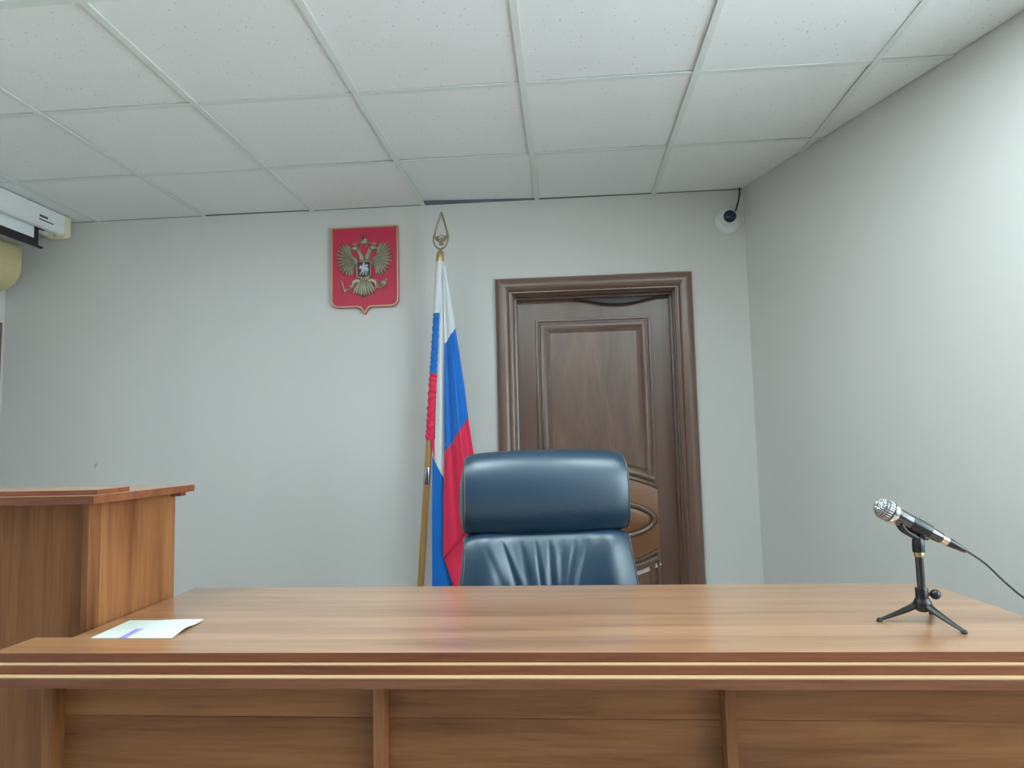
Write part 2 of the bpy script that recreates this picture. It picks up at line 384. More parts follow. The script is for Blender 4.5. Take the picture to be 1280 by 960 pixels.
# ------------------------------------------------------------------ door in the back wall
door = bpy.data.objects.new('door_1', None); COL.objects.link(door); structure(door); ORG[door] = Vector((0.156, 3.5, 0)); door.location = (0.156, 3.5, 0)
XO0, XO1, ZO = -0.343, 0.655, 2.067
prof = [(0, 0.0), (0, 0.014), (0.004, 0.020), (0.012, 0.026), (0.024, 0.031), (0.038, 0.033), (0.052, 0.030), (0.062, 0.024), (0.068, 0.015), (0.071, 0.010), (0.077, 0.010), (0.077, -0.005)]
def casing_seg(a, b, ia, ib, m):
    rs = [[(p[0]+i[0]*d, YB-h, p[1]+i[1]*d) for d, h in prof] for p, i in ((a, ia), (b, ib))]
    MB().rings(rs, False, True, True).build('casing_board', m, door, smooth=35)
casing_seg((XO0, 0), (XO0, ZO), (1, 0), (1, -1), M_DOORV)
casing_seg((XO0, ZO), (XO1, ZO), (1, -1), (-1, -1), M_DOORH)
casing_seg((XO1, 0), (XO1, ZO), (-1, 0), (-1, -1), M_DOORV)
# stepped jamb lining
steps = [(0.0765, 3.492), (0.0765, 3.505), (0.085, 3.509), (0.085, 3.53), (0.092, 3.535), (0.092, 3.585), (0.100, 3.588), (0.100, 3.625), (0.05, 3.625)]
def jamb(a, b, ia, ib, m):
    rs = [[(p[0]+i[0]*d, y, p[1]+i[1]*d) for d, y in steps] for p, i in ((a, ia), (b, ib))]
    MB().rings(rs, False).build('jamb_board', m, door, smooth=30)
jamb((XO0, 0), (XO0, ZO), (1, 0), (1, -0.93), M_DOORV); jamb((XO0, ZO), (XO1, ZO), (1, -0.93), (-1, -0.93), M_DOORH); jamb((XO1, 0), (XO1, ZO), (-1, 0), (-1, -0.93), M_DOORV)
YD = 3.626
leaf = MB().box(-0.255, 0.567, YD, YD+0.04, 0.006, 1.985).build('door_leaf', M_DOORV, door, bevel=0.002)
dx0, dx1, dc = -0.148, 0.458, 0.155
arch_u = lambda x: 1.0414 - 0.773*(x-dc)**2
arch_l = lambda x: 0.588 + 0.957*(x-dc)**2
NA = 20
xs = [dx0 + (dx1-dx0)*k/NA for k in range(NA+1)]
onD = lambda u, v, h: (u, YD-h, v)
mould = [(0, -0.001), (0.003, 0.010), (0.010, 0.012), (0.015, 0.010), (0.018, 0.003), (0.024, 0.003), (0.028, 0.012), (0.038, 0.016), (0.050, 0.013), (0.056, 0.006), (0.060, 0.005)]
rais = [(0.060, 0.004), (0.062, 0.005), (0.075, 0.009), (0.078, 0.011)]
up = [(x, arch_u(x)) for x in xs] + [(dx1, 1.873), (dx0, 1.873)]
relief(MB(), up, mould, onD, False).build('panel_moulding', M_DOORV, leaf, smooth=40)
relief(MB(), up, rais, onD, True).build('raised_panel', M_DOORP, leaf, smooth=20)
lo = [(dx0, 0.16), (dx1, 0.16)] + [(x, arch_l(x)) for x in xs[::-1]]
relief(MB(), lo, mould, onD, False).build('panel_moulding', M_DOORV, leaf, smooth=40)
relief(MB(), lo, rais, onD, True).build('raised_panel', M_DOORP, leaf, smooth=20)
mid = [(x, arch_l(x)+0.002) for x in xs] + [(x, arch_u(x)-0.002) for x in xs[::-1]]
relief(MB(), mid, [(0, 0), (0, 0.004), (0.003, 0.005)], onD, True).build('lock_rail', M_DOORO, leaf, smooth=20)
oval(MB(), dc, 0.818, 0.298, 0.109, [(0, 0.004), (0.002, 0.012), (0.009, 0.018), (0.018, 0.018), (0.027, 0.013), (0.031, 0.005), (0.035, 0.005)], onD, False).build('oval_moulding', M_DOORH, leaf, smooth=50)
oval(MB(), dc, 0.818, 0.298, 0.109, [(0.034, 0.004), (0.036, 0.005), (0.048, 0.010), (0.051, 0.011)], onD, True).build('oval_panel', M_DOORO, leaf, smooth=25)
b = MB(); b.lathe([(0.026, 0), (0.026, 0.008)], (-0.20, YD, 1.0), (0, -1, 0)); b.lathe([(0.009, 0), (0.009, 0.05)], (-0.20, YD, 1.0), (0, -1, 0)); b.tube([(-0.20, YD-0.046, 1.0), (-0.15, YD-0.05, 1.0), (-0.09, YD-0.047, 0.998)], 0.009)
b.build('door_handle', M_BRASS, leaf, smooth=50)
# sagging rubber seal under the head jamb
sx = [0.06 + 0.46*k/24 for k in range(25)]
sag = lambda x: 1.972 - 0.036*math.sin(math.pi*(x-0.06)/0.46)**1.3
MB().prism([(x, sag(x)) for x in sx] + [(x, 1.976) for x in sx[::-1]], lambda u, v, d: (u, d, v), 3.594, 3.597).build('seal_strip', plain('dark_grey_seal', lin(66, 60, 58), 0.4), door)
MB().tube([(x, 3.5945, sag(x)) for x in sx], 0.0035, 8).build('seal_bead', M_SEAL, door, smooth=60)
# second door on the left wall: only the edge of its casing shows beside the corner
door2 = bpy.data.objects.new('door_2', None); COL.objects.link(door2); structure(door2); ORG[door2] = Vector((XL, 3.0, 0)); door2.location = (XL, 3.0, 0)
for y0, y1, z0, z1 in ((3.38, 3.462, 0, 1.852), (2.58, 2.662, 0, 1.852), (2.58, 3.462, 1.852, 1.934)):
    MB().box(XL, XL+0.024, y0, y1, z0, z1).build('casing_board', M_DOORV, door2, bevel=0.004)
MB().box(XL-0.01, XL+0.008, 2.662, 3.38, 0.005, 1.852).build('door_leaf', M_DOORV, door2)

# ------------------------------------------------------------------ judge's bench (the long desk)
desk = thing('courtroom_bench', 'long walnut laminate bench with stepped front edge, microphone and paper on it', 'desk', (-0.05, 1.75, 0))
top = [(-1.24, 1.425), (1.14, 1.437), (1.135, 1.552), (1.044, 1.552), (1.008, 2.083), (-1.154, 2.088), (-1.145, 1.545), (-1.236, 1.545)]
up3 = lambda u, v, d: (u, v, d)
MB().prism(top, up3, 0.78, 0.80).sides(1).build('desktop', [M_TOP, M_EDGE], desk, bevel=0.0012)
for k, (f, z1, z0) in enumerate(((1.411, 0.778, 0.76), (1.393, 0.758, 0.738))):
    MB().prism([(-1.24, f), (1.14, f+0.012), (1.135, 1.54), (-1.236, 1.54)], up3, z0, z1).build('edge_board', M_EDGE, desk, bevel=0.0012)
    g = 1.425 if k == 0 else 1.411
    MB().prism([(-1.24, f+0.0005), (1.14, f+0.0125), (1.14, g+0.013), (-1.24, g+0.001)], up3, z1, z1+0.002).build('edge_highlight', M_PALE, desk)
ribs = [(-1.175, -1.153), (-0.429, -0.405), (0.309, 0.331), (1.045, 1.067)]
for x0, x1 in ribs:
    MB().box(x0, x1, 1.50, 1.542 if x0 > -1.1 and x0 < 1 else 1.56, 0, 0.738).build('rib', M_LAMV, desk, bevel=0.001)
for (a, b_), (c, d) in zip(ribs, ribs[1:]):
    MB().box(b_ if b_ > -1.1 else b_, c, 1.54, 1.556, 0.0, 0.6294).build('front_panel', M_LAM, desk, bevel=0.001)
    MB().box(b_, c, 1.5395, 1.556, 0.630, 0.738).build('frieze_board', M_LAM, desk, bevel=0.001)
MB().box(-1.13, -1.112, 1.557, 2.05, 0, 0.78).build('side_panel', M_LAMV, desk, bevel=0.001)
MB().box(0.965, 0.983, 1.557, 2.05, 0, 0.78).build('side_panel', M_LAMV, desk, bevel=0.001)

# ------------------------------------------------------------------ taller counter at the left
ctr = thing('side_counter', 'tall walnut laminate counter with overhanging top, left of the long bench', 'counter', (-1.7, 1.8, 0))
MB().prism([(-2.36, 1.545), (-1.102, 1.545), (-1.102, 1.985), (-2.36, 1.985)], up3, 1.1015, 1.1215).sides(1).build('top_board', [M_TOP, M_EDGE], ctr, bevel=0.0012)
MB().prism([(-2.36, 1.582), (-1.116, 1.574), (-1.118, 1.702), (-2.36, 1.708)], up3, 1.1215, 1.1335).sides(1).build('raised_ledge', [M_TOP, M_EDGE], ctr, bevel=0.0012)
MB().box(-1.161, -1.128, 1.955, 1.982, 1.0895, 1.1015).build('support_board', M_EDGE, ctr)
MB().box(-1.177, -1.161, 1.613, 1.657, 0, 1.1015).build('side_board', M_LAMV, ctr, bevel=0.001)
MB().box(-1.177, -1.1615, 1.6575, 1.8235, 0, 1.1015).build('side_board', M_LAMV, ctr, bevel=0.001)
MB().box(-1.177, -1.161, 1.824, 1.985, 0, 1.1015).build('side_board', M_LAMV, ctr, bevel=0.001)
MB().box(-2.30, -2.284, 1.613, 1.985, 0, 1.1015).build('side_board', M_LAMV, ctr, bevel=0.001)
for x0, x1 in ((-1.73, -1.178), (-2.283, -1.731)):
    MB().box(x0, x1, 1.633, 1.649, 0.0, 1.1015).build('front_panel', M_LAMV, ctr, bevel=0.001)

# ------------------------------------------------------------------ paper on the bench
def paper_mat():
    m, nt, b = new_mat('striped_paper'); N = nt.nodes.new; L = nt.links.new
    tc = N('ShaderNodeTexCoord'); mp = N('ShaderNodeMapping'); mp.vector_type = 'TEXTURE'
    mp.inputs['Location'].default_value = (-0.022, -0.037, 0); mp.inputs['Scale'].default_value = (0.010, 0.046, 1); mp.inputs['Rotation'].default_value = (0, 0, 0.12)
    L(tc.outputs['Object'], mp.inputs['Vector'])
    sx_ = N('ShaderNodeSeparateXYZ'); L(mp.outputs['Vector'], sx_.inputs[0])
    def inside(o):
        a = N('ShaderNodeMath'); a.operation = 'ABSOLUTE'; L(o, a.inputs[0])
        c = N('ShaderNodeMapRange'); c.inputs['From Min'].default_value = 0.75; c.inputs['From Max'].default_value = 1.05
        c.inputs['To Min'].default_value = 1; c.inputs['To Max'].default_value = 0; L(a.outputs[0], c.inputs['Value']); return c
    p = N('ShaderNodeMath'); p.operation = 'MULTIPLY'; L(inside(sx_.outputs[0]).outputs[0], p.inputs[0]); L(inside(sx_.outputs[1]).outputs[0], p.inputs[1])
    mx = N('ShaderNodeMix'); mx.data_type = 'RGBA'; L(p.outputs[0], mx.inputs['Factor'])
    mx.inputs['A'].default_value = lin(212, 222, 216); mx.inputs['B'].default_value = lin(150, 142, 236)  # sheet colour and the violet stripe mixed into it
    L(mx.outputs['Result'], b.inputs['Base Color']); b.inputs['Roughness'].default_value = 0.6
    return m
paper = MB(); nu, nv = 14, 10
for lay in (0, 1):
    vs = []
    for j in range(nv+1):
        for i in range(nu+1):
            u, v = i/nu, j/nv
            A, B, C, D = Vector((-1.094, 1.535)), Vector((-0.900, 1.534)), Vector((-0.909, 1.688)), Vector((-1.104, 1.694))
            p = A*(1-u)*(1-v) + B*u*(1-v) + C*u*v + D*(1-u)*v
            z = 0.8006 + 0.006*smoothstep(.55, 1, u)*math.sin(math.pi*min(1, v*1.25))**2 + 0.003*v*v*smoothstep(.3, .8, u) + (0.0004 if lay else 0)
            vs.append((p.x, p.y, z))
    fs = [(j*(nu+1)+i, j*(nu+1)+i+1, (j+1)*(nu+1)+i+1, (j+1)*(nu+1)+i) for j in range(nv) for i in range(nu)]
    paper.add(vs, fs if lay else [f[::-1] for f in fs])
pp = thing('paper_sheet', 'white sheet of paper with violet stripe lying on the bench', 'paper', (-1.0, 1.61, 0.80))
paper.build('sheet', paper_mat(), pp, smooth=180, fix=False)

# ------------------------------------------------------------------ microphone, its stand and cable
G = Vector((0.721, 1.655, 1.050)); AX = Vector((0.166, 0.0, -0.093)).normalized()
mic = thing('microphone', 'black handheld microphone with silver mesh head, resting in the tripod stand', 'microphone', tuple(G))
R = 0.0238
gp = [(R*math.cos(t), R*1.05*math.sin(t)) for t in [math.radians(-90 + 130*k/16) for k in range(17)]]
MB().lathe(gp, G, AX, 32).build('grille', M_GRILLE, mic, smooth=70)
mb = MB()
for k in range(1, 8):            # wire ridges of the mesh head
    t = math.radians(-80 + 16*k); r_, z_ = R*math.cos(t)+0.0003, R*1.05*math.sin(t)
    a = AX.orthogonal().normalized(); c = AX.cross(a)
    mb.tube([G + AX*z_ + (a*math.cos(q*math.pi/14)+c*math.sin(q*math.pi/14))*r_ for q in range(28)], 0.0005, 5, closed=True)
for q in range(26):
    a = AX.orthogonal().normalized(); c = AX.cross(a); w = a*math.cos(q*math.pi/13)+c*math.sin(q*math.pi/13)
    mb.tube([G + AX*(R*1.05*math.sin(t)) + w*(R*math.cos(t)+0.0003) for t in [math.radians(-85+12*k) for k in range(11)]], 0.0005, 5)
mb.build('mesh_wires', M_CHROME, mic, smooth=80)
MB().lathe([(0.019, 0.012), (0.0245, 0.012), (0.0248, 0.016), (0.0238, 0.020), (0.0205, 0.025), (0.019, 0.025)], G, AX, 32).build('grille_band', M_CHROME, mic, smooth=40)
MB().lathe([(0.0185, 0.024), (0.0190, 0.030), (0.0180, 0.050), (0.0155, 0.085), (0.0132, 0.118), (0.0126, 0.131), (0.0110, 0.134)], G, AX, 32).build('body', M_BLACKG, mic, smooth=40)
MB().lathe([(0.0092, 0.132), (0.0094, 0.150)], G, AX, 24).build('plug_shell', M_SHELL, mic, smooth=40)
MB().lathe([(0.0098, 0.149), (0.0100, 0.156), (0.0082, 0.170), (0.0062, 0.186), (0.0055, 0.191), (0.003, 0.192)], G, AX, 24).build('plug_boot', M_BLACKP, mic, smooth=50)

E_ = G + AX*0.191
cab = [tuple(E_), tuple(E_ + AX*0.012)] + [(0.93, 1.655, 0.926), (0.965, 1.656, 0.889), (1.004, 1.657, 0.853), (1.04, 1.66, 0.832), (1.072, 1.664, 0.80), (1.092, 1.67, 0.73), (1.10, 1.68, 0.55), (1.10, 1.69, 0.25), (1.12, 1.70, 0.06), (1.18, 1.70, 0.006), (1.35, 1.66, 0.005), (1.5, 1.5, 0.005)]
def spline(P, n=6):
    P = [Vector(p) for p in P]; out = []
    for i in range(len(P)-1):
        a, b_, c, d = P[max(i-1, 0)], P[i], P[i+1], P[min(i+2, len(P)-1)]
        for k in range(n):
            t = k/n; out.append(0.5*((2*b_) + (c-a)*t + (2*a-5*b_+4*c-d)*t*t + (3*b_-a-3*c+d)*t**3))
    return out + [P[-1]]
o = MB().tube(spline(cab), 0.0026, 8).build('microphone_cable', M_BLACKP, smooth=60)
o['label'] = 'thin black cable running from the microphone plug off the bench end'; o['category'] = 'cable'

SX, SY = 0.786, 1.653
st = thing('microphone_stand', 'small black tripod table stand holding the microphone on the bench', 'microphone stand', (SX, SY, 0.80))
MB().lathe([(0.0085, 0.855), (0.0085, 0.946)], (SX, SY, 0), n=20).build('column', M_BLACKG, st, smooth=40)
MB().lathe([(0.0132, 0.846), (0.0132, 0.874), (0.0124, 0.876)], (SX, SY, 0), n=24).build('lock_sleeve', M_BLACKP, st, smooth=40)
hub = MB().lathe([(0.010, 0.824), (0.014, 0.826), (0.0185, 0.834), (0.0195, 0.842), (0.0165, 0.848), (0.0145, 0.853)], (SX, SY, 0), n=28).build('hub', M_BLACKP, st, smooth=40)
kb = MB(); kb.lathe([(0.004, 0), (0.004, 0.016)], (SX+0.010, SY-0.002, 0.862), (1, -0.1, 0.0), 12)
kb.lathe([(0.0113*math.cos(math.radians(t)), 0.0113*math.sin(math.radians(t))) for t in range(-85, 90, 17)], (SX+0.027, SY-0.004, 0.862), (1, -0.1, 0), 20)
kb.build('lock_knob', M_BLACKP, st, smooth=60)
for fx, fy in ((0.694, 1.661), (0.822, 1.560), (0.842, 1.730)):
    d = Vector((fx-SX, fy-SY, 0)); l = d.length; d.normalize(); s = Vector((-d.y, d.x, 0)); c0 = Vector((SX, SY, 0))
    rs = []
    for k in range(9):
        t = k/8; p = c0 + d*(0.010 + (l-0.012)*t); z = 0.841 - 0.036*t**0.85; w = 0.0085*(1-t)+0.0042*t; hh = 0.0075*(1-t)+0.0028*t
        rs.append([p + s*w*0.55 + Vector((0, 0, z+hh)), p - s*w*0.55 + Vector((0, 0, z+hh)), p - s*w + Vector((0, 0, z)), p - s*w*0.6 + Vector((0, 0, z-hh)), p + s*w*0.6 + Vector((0, 0, z-hh)), p + s*w + Vector((0, 0, z))])
    lg = MB().rings(rs, True, True, True).build('leg', M_BLACKP, st, smooth=40)
    MB().lathe([(0.0062, 0.8), (0.0066, 0.803), (0.0050, 0.807), (0.003, 0.8085)], (fx, fy, 0), n=16).build('rubber_foot', M_SEAL, lg, smooth=40)
MB().lathe([(0.0102, 0.945), (0.0106, 0.948), (0.0106, 0.953), (0.0100, 0.956)], (SX, SY, 0), n=24).build('collar', M_BRASS, st, smooth=40)
MB().lathe([(0.0128, 0.955), (0.0128, 0.972), (0.0122, 0.982), (0.0095, 0.988), (0.004, 0.989)], (SX, SY, 0), n=28).build('clip_socket', M_BLACKP, st, smooth=40)
cl = MB()
NP = Vector((AX.z, 0, -AX.x)); NP = NP if NP.z < 0 else -NP   # down, square to the microphone
rs = []
for t, r1, r0 in ((0.060, 0.0186, 0.0172), (0.072, 0.0188, 0.0164), (0.090, 0.0182, 0.0152), (0.104, 0.0168, 0.0142)):
    ring = []
    for rr, rng in ((r1, range(0, 25)), (r0, range(24, -1, -1))):
        for k in rng:
            an = math.radians(-150 + 300*k/24)
            ring.append(G + AX*t + (NP*math.cos(an) + Vector((0, 1, 0))*math.sin(an))*rr)
    rs.append(ring)
cl.rings(rs, True, True, True)
jn = Vector((SX, SY, 0.984))
for sgn in (-1, 1):
    cl.tube(spline([G + AX*0.040 + NP*0.014 + Vector((0, sgn*0.010, 0)), G + AX*0.055 + NP*0.023 + Vector((0, sgn*0.009, 0)), jn + Vector((-0.006, sgn*0.005, 0.004)), jn + Vector((0.002, sgn*0.004, -0.002))], 5), 0.0050, 8)
    cl.tube(spline([jn + Vector((0, sgn*0.004, 0)), jn + Vector((0.010, sgn*0.006, 0.010)), G + AX*0.095 + NP*0.018 + Vector((0, sgn*0.008, 0)), G + AX*0.104 + NP*0.0145 + Vector((0, sgn*0.006, 0))], 5), 0.0055, 8)
cl.build('microphone_clip', M_BLACKP, st, smooth=50)

# ------------------------------------------------------------------ executive chair
ch = thing('executive_chair', 'black leather high-backed office chair standing between bench and wooden door', 'chair', (-0.080, 2.44, 0), rz=math.radians(9), local=True)
def superell(hy, hz, cz, e, n, cy=0.0):
    P = []
    M = 1440; raw = []
    for k in range(M):
        t = 2*math.pi*k/M; c, s = math.cos(t), math.sin(t)
        raw.append((cy + hy*math.copysign(abs(c)**(2/e), c), cz + hz*math.copysign(abs(s)**(2/e), s)))
    d = [0]
    for k in range(1, M): d.append(d[-1] + math.dist(raw[k], raw[k-1]))
    L_ = d[-1] + math.dist(raw[0], raw[-1]); j = 0
    for k in range(n):
        t = L_*k/n
        while j < M-1 and d[j+1] < t: j += 1
        P.append(raw[j])
    return P
def cushion(prof, wf, nu, disp, cy, cz, edge=0.10, dome=0.012, pw=8):
    us = [-1 + 2*i/nu for i in range(nu+1)]
    us = [math.copysign(1-(1-abs(u))**1.25, u) for u in us]
    rs = []
    sc = lambda u: 1 - edge*abs(u)**pw
    for f in (0.0, 0.45, 0.75, 0.93):
        rs.append([(-wf(z) - dome*(1-f*f), cy+(y-cy)*sc(1)*f, cz+(z-cz)*sc(1)*f) for y, z in prof])
    for u in us:
        rs.append([disp(u, u*wf(z), cy+(y-cy)*sc(u), cz+(z-cz)*sc(u)) for y, z in prof])
    for f in (0.93, 0.75, 0.45, 0.0):
        rs.append([(wf(z) + dome*(1-f*f), cy+(y-cy)*sc(1)*f, cz+(z-cz)*sc(1)*f) for y, z in prof])
    return MB().rings(rs, True, True, True)
hp = superell(0.088, 0.139, 1.047, 2.35, 72, 0.012)
wh = lambda z: 0.286 - 0.008*smoothstep(1.12, 1.19, z) + 0.003*smoothstep(1.0, 0.93, z)
def hd(u, x, y, z):
    z += 0.011*(1-u*u)*smoothstep(1.04, 1.17, z)          # crowned top edge
    return (x, y - (0.010*(1-u*u) if y < 0 else 0), z)
head = cushion(hp, wh, 44, hd, 0.012, 1.047, edge=0.09, pw=14).build('headrest', M_LEATHER, ch, smooth=180)
for s_ in (-1, 1):
    MB().tube([hd(0.985*s_, 0.985*s_*wh(z), 0.012+(y-0.012)*0.93, 1.047+(z-1.047)*0.93) for y, z in hp], 0.0028, 6, closed=True).build('piping', M_PIPE, head, smooth=80)
bp = superell(0.066, 0.246, 0.674, 4.2, 220, 0.006)
wb = lambda z: 0.287 + 0.022*smoothstep(0.93, 0.62, z)
folds = [(-0.23, -0.11, 0.35, 1.3), (-0.165, -0.075, 0.9, 0.9), (-0.10, -0.05, 0.6, 1.2), (-0.045, -0.02, 0.8, 0.7), (0.004, 0.006, 1.1, 0.9), (0.052, 0.022, 0.4, 1.3), (0.10, 0.03, 0.6, 0.8), (0.15, 0.06, 0.9, 1.1), (0.215, 0.09, 0.4, 1.4)]
def bd(u, x, y, z):
    if y < 0.0:
        t = (0.905 - z)/0.30
        fr = smoothstep(0.0, -0.045, y)
        y -= fr*0.020*math.exp(-((abs(u)-0.72)/0.22)**2)            # side bolsters
        if 0 < t < 1.4:
            for xt, xb, a, wd in folds:
                xc = xt + (xb-xt)*(t**0.9)
                env = smoothstep(0.0, 0.16, t)*(1 - smoothstep(0.75, 1.35, t))
                w_ = 0.010*wd*(0.7+0.8*t)
                y += fr*env*a*0.0040*math.exp(-((x-xc)/w_)**2) - fr*env*a*0.0024*math.exp(-((x-xc-w_*1.8)/(w_*1.6))**2)
    return (x, y + 0.16*(z - 0.90), z)
back = cushion(bp, wb, 150, bd, 0.006, 0.674, edge=0.10, pw=12).build('backrest', M_LEATHER, ch, smooth=180)
for s_ in (-1, 1):
    MB().tube([bd(0.985*s_, 0.985*s_*wb(z), 0.006+(y-0.006)*0.92, 0.674+(z-0.674)*0.92) for y, z in bp[::3]], 0.0028, 6, closed=True).build('piping', M_PIPE, back, smooth=80)
sp = superell(0.255, 0.06, 0.50, 3.2, 60, -0.235)
seat = cushion(sp, lambda z: 0.27, 30, lambda u, x, y, z: (x, y, z + (0.012*(1-u*u) if z > 0.5 else 0)), -0.235, 0.50).build('seat', M_LEATHER, ch, smooth=180)
for s_ in (-1, 1):
    a = MB(); a.tube(spline([(s_*0.27, 0.04, 0.66), (s_*0.315, -0.05, 0.665), (s_*0.315, -0.30, 0.65), (s_*0.31, -0.40, 0.60), (s_*0.30, -0.36, 0.50), (s_*0.26, -0.25, 0.45)], 6), 0.017, 10)
    ar = a.build('armrest', M_BLACKP, ch, smooth=60)
    MB().box(s_*0.315-0.03, s_*0.315+0.03, -0.32, -0.06, 0.662, 0.69).build('arm_pad', M_LEATHER, ar, bevel=0.012)
MB().box(-0.13, 0.13, -0.36, -0.10, 0.405, 0.445).build('tilt_mechanism', M_BLACKP, ch, bevel=0.008)
MB().lathe([(0.03, 0.09), (0.03, 0.24), (0.018, 0.24), (0.018, 0.41)], (0, -0.23, 0), n=20).build('gas_column', M_BLACKP, ch, smooth=40)
bs = MB(); bs.lathe([(0.05, 0.075), (0.055, 0.09), (0.045, 0.125)], (0, -0.23, 0), n=20)
for k in range(5):
    an = 2*math.pi*k/5 + 0.3
    bs.tube([(0.03*math.cos(an), -0.23+0.03*math.sin(an), 0.10), (0.31*math.cos(an), -0.23+0.31*math.sin(an), 0.075)], lambda t: 0.026-0.008*t, 8)
base = bs.build('star_base', M_BLACKP, ch, smooth=50)
for k in range(5):
    an = 2*math.pi*k/5 + 0.3; px, py = 0.31*math.cos(an), -0.23+0.31*math.sin(an)
    c = MB()
    for o_ in (-0.018, 0.018):
        ox, oy = -math.sin(an)*o_, math.cos(an)*o_
        c.lathe([(0.02, -0.008), (0.028, -0.006), (0.028, 0.006), (0.02, 0.008)], (px+ox, py+oy, 0.028), (-math.sin(an), math.cos(an), 0), 18)
    c.lathe([(0.006, 0.02), (0.006, 0.07)], (px, py, 0), n=8)
    c.build('caster', M_BLACKP, base, smooth=40)

# ------------------------------------------------------------------ coat of arms on the wall
CXA, YA, SA = -1.027, 3.481, 0.000674
def art(cx, zref, s, yf):       # design units: x to the right, y downward from 0 = reference height
    return lambda u, v, h: (cx + u*s, yf - h*s, zref - v*s)
plq = thing('coat_of_arms_plaque', 'red shield plaque with bronze double-headed eagle and gold rim on the wall', 'plaque', (CXA, 3.5, 2.13))
P = art(CXA, 1.908 + 860*SA, SA, YA)
def shield(w, t, bz, r, tip, tw):
    L_ = [(-w, t), (w, t), (w, bz-r)]
    L_ += [(w-r+r*math.cos(math.radians(a)), bz-r+r*math.sin(math.radians(a))) for a in (15, 30, 45, 60, 75, 90)]
    L_ += [(tw, bz), (tw*0.62, bz+4), (tw*0.32, bz+(tip-bz)*0.42), (tw*0.12, bz+(tip-bz)*0.82), (0, tip)]
    return L_ + [(-x, y) for x, y in L_[::-1][1:-2]]
sh = shield(266, 165, 803, 58, 860, 62)
flip = lambda lp: lp[::-1]
relief(MB(), sh, [(0, -27), (0, -2), (2, 0)], lambda u, v, h: P(u, v, h), True, cap0=True).build('shield_board', M_REDB, plq)
relief(MB(), sh, [(0, -4), (0, 7), (3, 9), (9, 9), (12, 5), (12, -1)], P, False).build('rim', M_GOLD, plq, smooth=30)
def emblem_pieces(P, parent, detail=True, mat=None, one=None):
    mat = mat or M_BRONZE
    def puff(mb, loop, h, ins, h0=0): relief(mb, loop, [(0, h0), (ins*0.25, h0+h*0.6), (ins, h0+h)], P, True, cap0=True)
    mir = lambda L_: [(-x, y) for x, y in L_]
    def feather(mb, a, b_, w, h, h0=0):
        a, b_ = Vector(a), Vector(b_); d = (b_-a); n = Vector((-d.y, d.x)).normalized()*w
        lp = [a+n*0.5, a+d*0.5+n, a+d*0.85+n*0.85, b_, a+d*0.85-n*0.85, a+d*0.5-n, a-n*0.5]
        puff(mb, [tuple(p) for p in lp], h, w*0.55, h0)
    def emit(mb, name, m=None):
        if one is not None: one.add(mb.v, mb.f)
        else: mb.build(name, m or mat, parent, smooth=45)
    body = MB()
    puff(body, [(-34, 430), (34, 430), (48, 560), (34, 600), (0, 612), (-34, 600), (-48, 560)], 14, 9)
    for sg in (1, -1):
        f = (lambda L_: L_) if sg > 0 else mir
        puff(body, f([(0, 440), (38, 440), (42, 408), (54, 376), (66, 358), (40, 342), (24, 366), (4, 402)]), 18, 7)
        puff(body, f([(40, 344), (50, 328), (70, 320), (88, 330), (108, 342), (112, 356), (98, 350), (86, 354), (66, 362)]), 20, 6)
    emit(body, 'eagle_body')
    tips = [(128, 304), (152, 292), (178, 298), (200, 318), (215, 346), (224, 380), (226, 414), (222, 448), (213, 482), (198, 514), (176, 540), (150, 556), (122, 562), (98, 556)]
    for sg in (1, -1):
        wg = MB(); f = (lambda L_: L_) if sg > 0 else mir
        puff(wg, f([(56, 420), (96, 396), (118, 340), (140, 322), (172, 340), (188, 390), (186, 450), (160, 505), (118, 532), (88, 520), (72, 470), (50, 465)]), 12, 8)
        for k, t in enumerate(tips):
            a = Vector((96 + 20*math.sin(k*0.25), 430 + (k-6)*5))
            feather(wg, (a.x*sg, a.y), (t[0]*sg, t[1]), 9.5, 14, 4)
        for k in range(6):
            feather(wg, (sg*(70+k*3), 440+k*12), (sg*(118+k*5), 402+k*22), 8, 14, 9)
        emit(wg, 'wing')
        lg = MB()
        puff(lg, f([(18, 585), (60, 578), (92, 592), (104, 622), (98, 648), (80, 640), (74, 622), (56, 612), (34, 622)]), 18, 8)
        for e in ((122, 640), (112, 660), (84, 664)): feather(lg, (sg*92, 630), (sg*e[0], e[1]), 6, 12, 2)
        emit(lg, 'leg')
        cr = MB()
        puff(cr, f([(58, 322), (90, 322), (98, 296), (84, 302), (76, 286), (66, 302), (52, 296)]), 16, 6)
        emit(cr, 'crown')
    cr = MB()
    puff(cr, [(-26, 312), (26, 312), (34, 274), (18, 264), (6, 262), (6, 250), (12, 246), (6, 240), (4, 230), (-4, 230), (-6, 240), (-12, 246), (-6, 250), (-6, 262), (-18, 264), (-34, 274)], 20, 8)
    emit(cr, 'crown')
    tl = MB()
    for k in range(-4, 5): feather(tl, (k*8, 592), (k*22, 734 - abs(k)*9), 10.5, 18, 2 + 6*(k % 2))
    emit(tl, 'tail')
    if not detail: return
    rb = MB()
    for sg in (1, -1):
        rb.tube([P(sg*x, y, 8) for x, y in ((8, 312), (30, 330), (34, 350), (24, 372))], 4*SA, 6)
        rb.tube([P(sg*x, y, 8) for x, y in ((30, 300), (52, 300), (62, 312))], 4*SA, 6)
    emit(rb, 'ribbon')
    sc = MB(); sc.tube([P(-178, 590, 12), P(-152, 680, 12)], 6*SA, 8)
    sc.lathe([(1*SA, -14*SA), (10*SA, -10*SA), (14*SA, 0), (10*SA, 12*SA), (1*SA, 16*SA)], P(-150, 672, 12), (0.3, 0, -1), 12)
    sc.tube([P(-96, 648, 10), P(-125, 664, 10), P(-152, 660, 10)], 5*SA, 6); emit(sc, 'sceptre')
